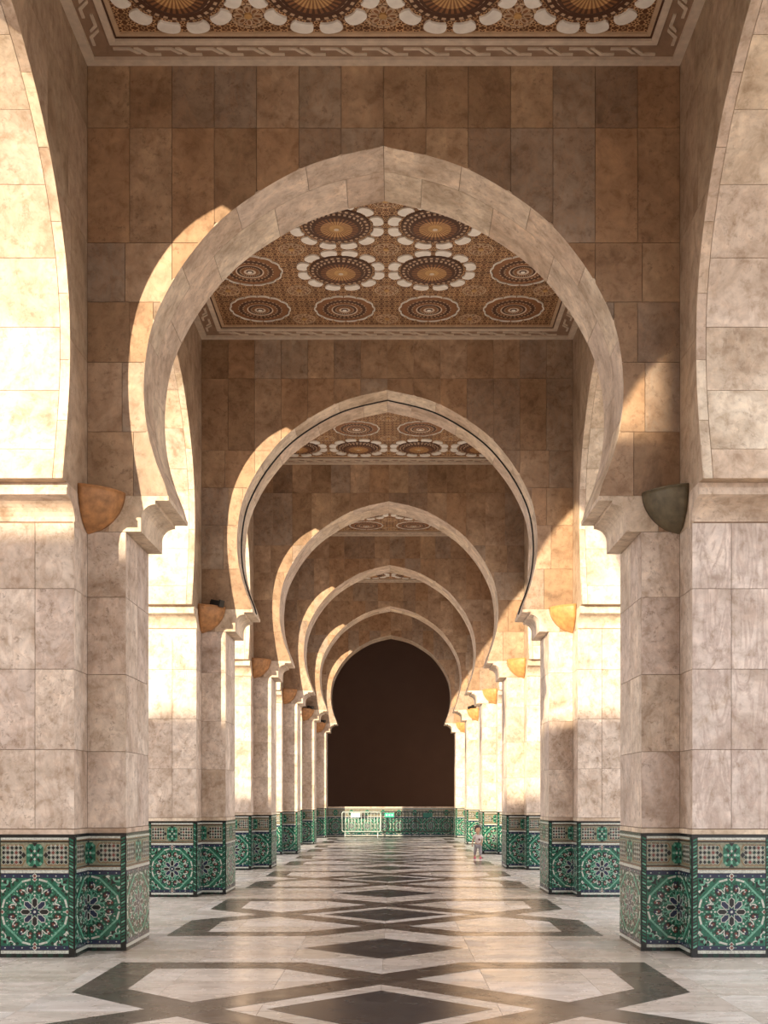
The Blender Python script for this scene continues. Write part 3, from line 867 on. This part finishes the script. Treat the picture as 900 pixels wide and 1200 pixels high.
for i in range(nw):
    for it in ekit:
        o = link(it[0], it[1], ew, (-A+i*ww, YE-.012, 0), kind='stuff' if it[0] in STUFF else None)
        for c in (it[2] if len(it) > 2 else []): link(c[0], c[1], o, kind='stuff')
link('dado_cap', MB().box(-A, A, YE-.03, YE+.25, ZD, ZD+.05).mesh('dado_cap', 'pale'), ew)

# ------------------------------------------------------------------ lamps
def bowl(sx, R=.40, hgt=.43, m='copper'):
    """quarter bowl in the corner: from the wall face (x=0) towards the aisle, from the arch face (y=0) towards the viewer"""
    na, nz = 12, 10; mb = MB()
    def prof(t): return R*(max(0, 1-(1-t)**2.0)**.62)*.97 + .012
    def ring(off):
        vs = []
        for j in range(nz+1):
            t = j/nz; r = prof(t)-off; z = hgt*t + (off if j == 0 else 0)
            for i in range(na+1):
                a = PI/2*i/na; k = 1 - .10*math.sin(2*a)
                vs.append((-sx*max(r, .002)*k*math.cos(a), -max(r, .002)*k*math.sin(a), z))
        return vs
    o, n_ = ring(0), ring(.018); W = na+1; fs = []
    for j in range(nz):
        for i in range(na): fs.append((j*W+i, j*W+i+1, (j+1)*W+i+1, (j+1)*W+i))
    q = len(o); fs += [tuple(q+x for x in f[::-1]) for f in fs]
    for i in range(na): fs.append((nz*W+i, nz*W+i+1, q+nz*W+i+1, q+nz*W+i))
    for j in range(nz):
        fs.append((j*W, (j+1)*W, q+(j+1)*W, q+j*W)); fs.append((j*W+na, (j+1)*W+na, q+(j+1)*W+na, q+j*W+na))
    mb.add(o+n_, fs)
    me = mb.mesh('bowl', m, smooth=True)
    return me
def flood(sx):
    mb = MB(); mb.box(-.09, .09, -.055, .055, -.035, .045); mb.box(-.11, -.09, -.04, .04, -.05, .02); mb.box(.085, .115, -.06, .06, -.05, .065)
    mb.tube([(0, 0, -.03), (-.02, .05, -.09), (-.03, .09, -.13)], .012, 6)
    return mb.mesh('floodlight_head', 'metal_dark')
bolt = MB().ball((0, 0, 0), .018).mesh('fixing_bolt', 'metal_dark', smooth=True)
for sx, side in ((-1, 'left'), (1, 'right')):
    for n in range(1, NP+1):
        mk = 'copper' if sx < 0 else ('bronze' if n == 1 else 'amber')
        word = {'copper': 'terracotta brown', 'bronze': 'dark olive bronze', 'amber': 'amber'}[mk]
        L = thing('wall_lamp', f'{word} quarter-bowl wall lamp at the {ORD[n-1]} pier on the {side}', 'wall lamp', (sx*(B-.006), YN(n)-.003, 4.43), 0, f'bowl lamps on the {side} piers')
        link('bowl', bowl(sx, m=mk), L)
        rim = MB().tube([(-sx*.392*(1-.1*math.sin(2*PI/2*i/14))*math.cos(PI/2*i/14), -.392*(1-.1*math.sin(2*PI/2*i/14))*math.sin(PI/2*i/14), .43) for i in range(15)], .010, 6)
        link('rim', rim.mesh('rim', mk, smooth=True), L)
        if (sx, n) in ((-1, 2), (-1, 5), (-1, 6), (1, 5)):
            h = link('floodlight_head', flood(sx), L, (-sx*.27, -.13, .49), label='black floodlight head'); h.rotation_euler = (0, -sx*.25, sx*.5)

# ------------------------------------------------------------------ barriers
def barrier(x0, x1, y, mt, lab, plate=None, pos=.5, marks=0):
    w = x1-x0; t = thing('crowd_barrier', lab, 'barrier', ((x0+x1)/2, y, 0), 0, 'crowd barriers before the end wall')
    h = 1.08; z0 = .24; r = .06
    pts = [(-w/2, 0, z0+r), (-w/2, 0, h-r), (-w/2+r*.3, 0, h-r*.3), (-w/2+r, 0, h), (w/2-r, 0, h), (w/2-r*.3, 0, h-r*.3), (w/2, 0, h-r), (w/2, 0, z0+r), (w/2-r*.3, 0, z0+r*.3), (w/2-r, 0, z0), (-w/2+r, 0, z0), (-w/2+r*.3, 0, z0+r*.3), (-w/2, 0, z0+r)]
    link('frame', MB().tube(pts, .022, 8).mesh('frame', mt, smooth=True), t)
    nb = int(w/.13); bar = MB().tube([(0, 0, z0), (0, 0, h)], .0125, 6).mesh('bar', mt, smooth=True)
    for i in range(1, nb): link('bar', bar, t, (-w/2+w*i/nb, 0, 0))
    foot = MB().tube([(0, 0, z0+.02), (0, 0, .05), (0, 0, .03)], .018, 6).tube([(0, -.26, .014), (0, -.1, .035), (0, .1, .035), (0, .26, .014)], .016, 6).mesh('foot', mt, smooth=True)
    for s in (-1, 1): link('foot', foot, t, (s*(w/2-.12), 0, 0))
    if plate:
        pl = link('sign_plate', MB().box(-.20, .20, -.012, 0, 0, .19).mesh('sign_plate', plate), t, (-w/2+w*pos, -.028, .85))
        for i in range(marks):
            link('sign_mark', MB().prism(ngon(10, .045), lambda u, v, w_: (u, -w_, v), 0, .004).mesh('sign_mark', 'plate_mark'), pl, ((i-1)*.12, -.012, .095))
px = lambda x, y: (x-461)*y/1370+.104
yb = YE-.42
barrier(px(401, yb), px(446, yb), yb, 'steel', 'pale steel crowd barrier with white plate, leftmost before the end wall', 'plate_white', .35)
barrier(px(448, yb), px(486, yb), yb+.02, 'steel_dark', 'dark crowd barrier in the middle with a bright green sign', 'plate_green', .22, 3)
barrier(px(488, yb), px(532, yb), yb, 'steel_dark', 'dark crowd barrier on the right with a dull green plate', 'plate_dull', .3)

# ------------------------------------------------------------------ child
M['skin'] = plain('skin', (.55, .33, .22), .6, var=.05)
M['shirt'] = plain('shirt_pale', (.74, .62, .56), .8, var=.1, scale=25)
M['print'] = plain('shirt_print', (.20, .10, .10), .8)
M['legging'] = plain('legging_grey', (.30, .27, .27), .8)
M['shoe'] = plain('shoe_pink', (.62, .10, .16), .5)
M['sole'] = plain('shoe_sole', (.65, .60, .58), .6)
M['hair'] = plain('hair_dark', (.018, .012, .010), .6)
M['eye'] = plain('eye_dark', (.02, .015, .012), .3)
M['lip'] = plain('lip', (.42, .14, .12), .5)
def skinned(name, verts, edges, radii, mat, parent, root=0):
    me = bpy.data.meshes.new(name); me.from_pydata(verts, edges, []); me.materials.append(M[mat])
    o = bpy.data.objects.new(name, me); COL.objects.link(o)
    o.modifiers.new('Skin', 'SKIN').use_smooth_shade = True
    sv = me.skin_vertices[0].data if len(me.skin_vertices) else None
    if sv is None:
        bm = bmesh.new(); bm.from_mesh(me); bm.verts.layers.skin.verify(); bm.to_mesh(me); bm.free(); sv = me.skin_vertices[0].data
    for i, r in enumerate(radii):
        sv[i].radius = r if isinstance(r, tuple) else (r, r); sv[i].use_root = (i == root)
    ss = o.modifiers.new('Sub', 'SUBSURF'); ss.levels = 1; ss.render_levels = 1
    o.parent = parent
    return o
yk = 31.5
kid = thing('person', 'small child in pale shirt, grey leggings and pink shoes walking near the right piers', 'person', (px(560, yk), yk, 0), .1)
# body: x right of the picture, -y towards the viewer
bv = [(0, 0, .42), (0, 0, .52), (0, 0, .62), (0, 0, .665), (0, 0, .70), (0, -.008, .76), (0, -.004, .84), (0, 0, .90),
      (.075, 0, .635), (.125, .01, .53), (.10, -.06, .46), (.085, -.085, .435),
      (-.075, 0, .635), (-.125, .015, .53), (-.15, .0, .43), (-.155, -.01, .40),
      (.045, 0, .40), (.055, -.07, .22), (.06, -.05, .055), (-.045, 0, .40), (-.07, .02, .22), (-.075, .07, .06)]
be = [(0, 1), (1, 2), (2, 3), (3, 4), (4, 5), (5, 6), (6, 7), (2, 8), (8, 9), (9, 10), (10, 11), (2, 12), (12, 13), (13, 14), (14, 15), (0, 16), (16, 17), (17, 18), (0, 19), (19, 20), (20, 21)]
br = [(.07, .06), (.07, .058), (.062, .05), .03, .032, (.072, .076), (.084, .088), (.05, .055), .033, .025, .02, .017, .033, .025, .02, .017, .05, .036, .025, .05, .036, .025]
skinned('body', bv, be, br, 'skin', kid)
sv_ = [(0, 0, .40), (0, 0, .50), (0, 0, .60), (0, 0, .655), (.085, 0, .63), (.128, .01, .545), (-.085, 0, .63), (-.128, .012, .545)]
skinned('shirt', sv_, [(0, 1), (1, 2), (2, 3), (2, 4), (4, 5), (2, 6), (6, 7)], [(.095, .082), (.085, .075), (.078, .066), (.04, .04), .045, .042, .045, .042], 'shirt', kid)
link('shirt_print', MB().ball((.03, -.074, .535), .034, 0, 8, 6, (1, .25, 1)).mesh('shirt_print', 'print', smooth=True), kid)
lv = [(0, 0, .40), (.047, -.005, .37), (.055, -.07, .22), (.06, -.05, .085), (-.047, 0, .37), (-.07, .02, .22), (-.075, .068, .09)]
skinned('leggings', lv, [(0, 1), (1, 2), (2, 3), (0, 4), (4, 5), (5, 6)], [(.078, .068), .058, .044, .032, .058, .044, .032], 'legging', kid)
for sxx, yy, zz in ((.06, -.075, 0), (-.075, .045, 0)):
    sh = link('shoe', MB().ball((0, 0, .04), .035, 0, 10, 7, (.95, 1.9, .95)).mesh('shoe', 'shoe', smooth=True), kid, (sxx, yy, zz))
    link('sole', MB().prism(ngon(12, .036, 0, 0, 0, 1.8), ident, 0, .014).mesh('sole', 'sole'), sh)
for s in (-1, 1):                                    # hands: palm with five fingers
    wx, wy, wz = ((.085, -.085, .435) if s > 0 else (-.155, -.01, .40))
    hv = [(wx, wy, wz), (wx-s*.004, wy-.006, wz-.022)]; he = [(0, 1)]; hr = [.013, (.016, .010)]
    for k in range(4):
        b0 = len(hv); ox = (k-1.5)*.008
        ln = (.030, .034, .032, .026)[k]
        hv += [(wx+ox, wy-.010, wz-.034), (wx+ox*1.1, wy-.014, wz-.034-ln*.6), (wx+ox*1.1, wy-.012+.004, wz-.034-ln)]
        he += [(1, b0), (b0, b0+1), (b0+1, b0+2)]; hr += [.0046, .0044, .0036]
    b0 = len(hv); hv += [(wx-s*.018, wy-.012, wz-.022), (wx-s*.024, wy-.016, wz-.038)]; he += [(1, b0), (b0, b0+1)]; hr += [.0055, .0045]
    skinned('hand', hv, he, hr, 'skin', kid)
hair = MB(); vs_ = []; fs_ = []; nu, nv = 18, 9
for j in range(nv+1):
    for i in range(nu):
        th = 2*PI*i/nu; front = max(0, -math.sin(th))
        ph = (PI*(.72-.34*front))*j/nv; w = 1+.03*math.sin(5*th)
        vs_.append((.100*w*math.sin(ph)*math.cos(th), .008+.106*w*math.sin(ph)*math.sin(th), .826+.104*math.cos(ph)))
for j in range(nv):
    for i in range(nu): fs_.append((j*nu+i, j*nu+(i+1) % nu, (j+1)*nu+(i+1) % nu, (j+1)*nu+i))
hair.add(vs_, fs_); link('hair', hair.mesh('hair', 'hair', smooth=True), kid)
for s in (-1, 1):
    link('eye', MB().ball((s*.028, -.080, .803), .008, 0, 8, 6, (1.3, .6, .8)).mesh('eye', 'eye', smooth=True), kid)
    link('ear', MB().ball((s*.076, .0, .795), .014, 0, 8, 6, (.5, .8, 1.2)).mesh('ear', 'skin', smooth=True), kid)
link('nose', MB().ball((0, -.086, .785), .009, 0, 8, 6, (.9, 1, 1.2)).mesh('nose', 'skin', smooth=True), kid)
link('mouth', MB().ball((0, -.077, .760), .012, 0, 8, 6, (1.3, .5, .45)).mesh('mouth', 'lip', smooth=True), kid)
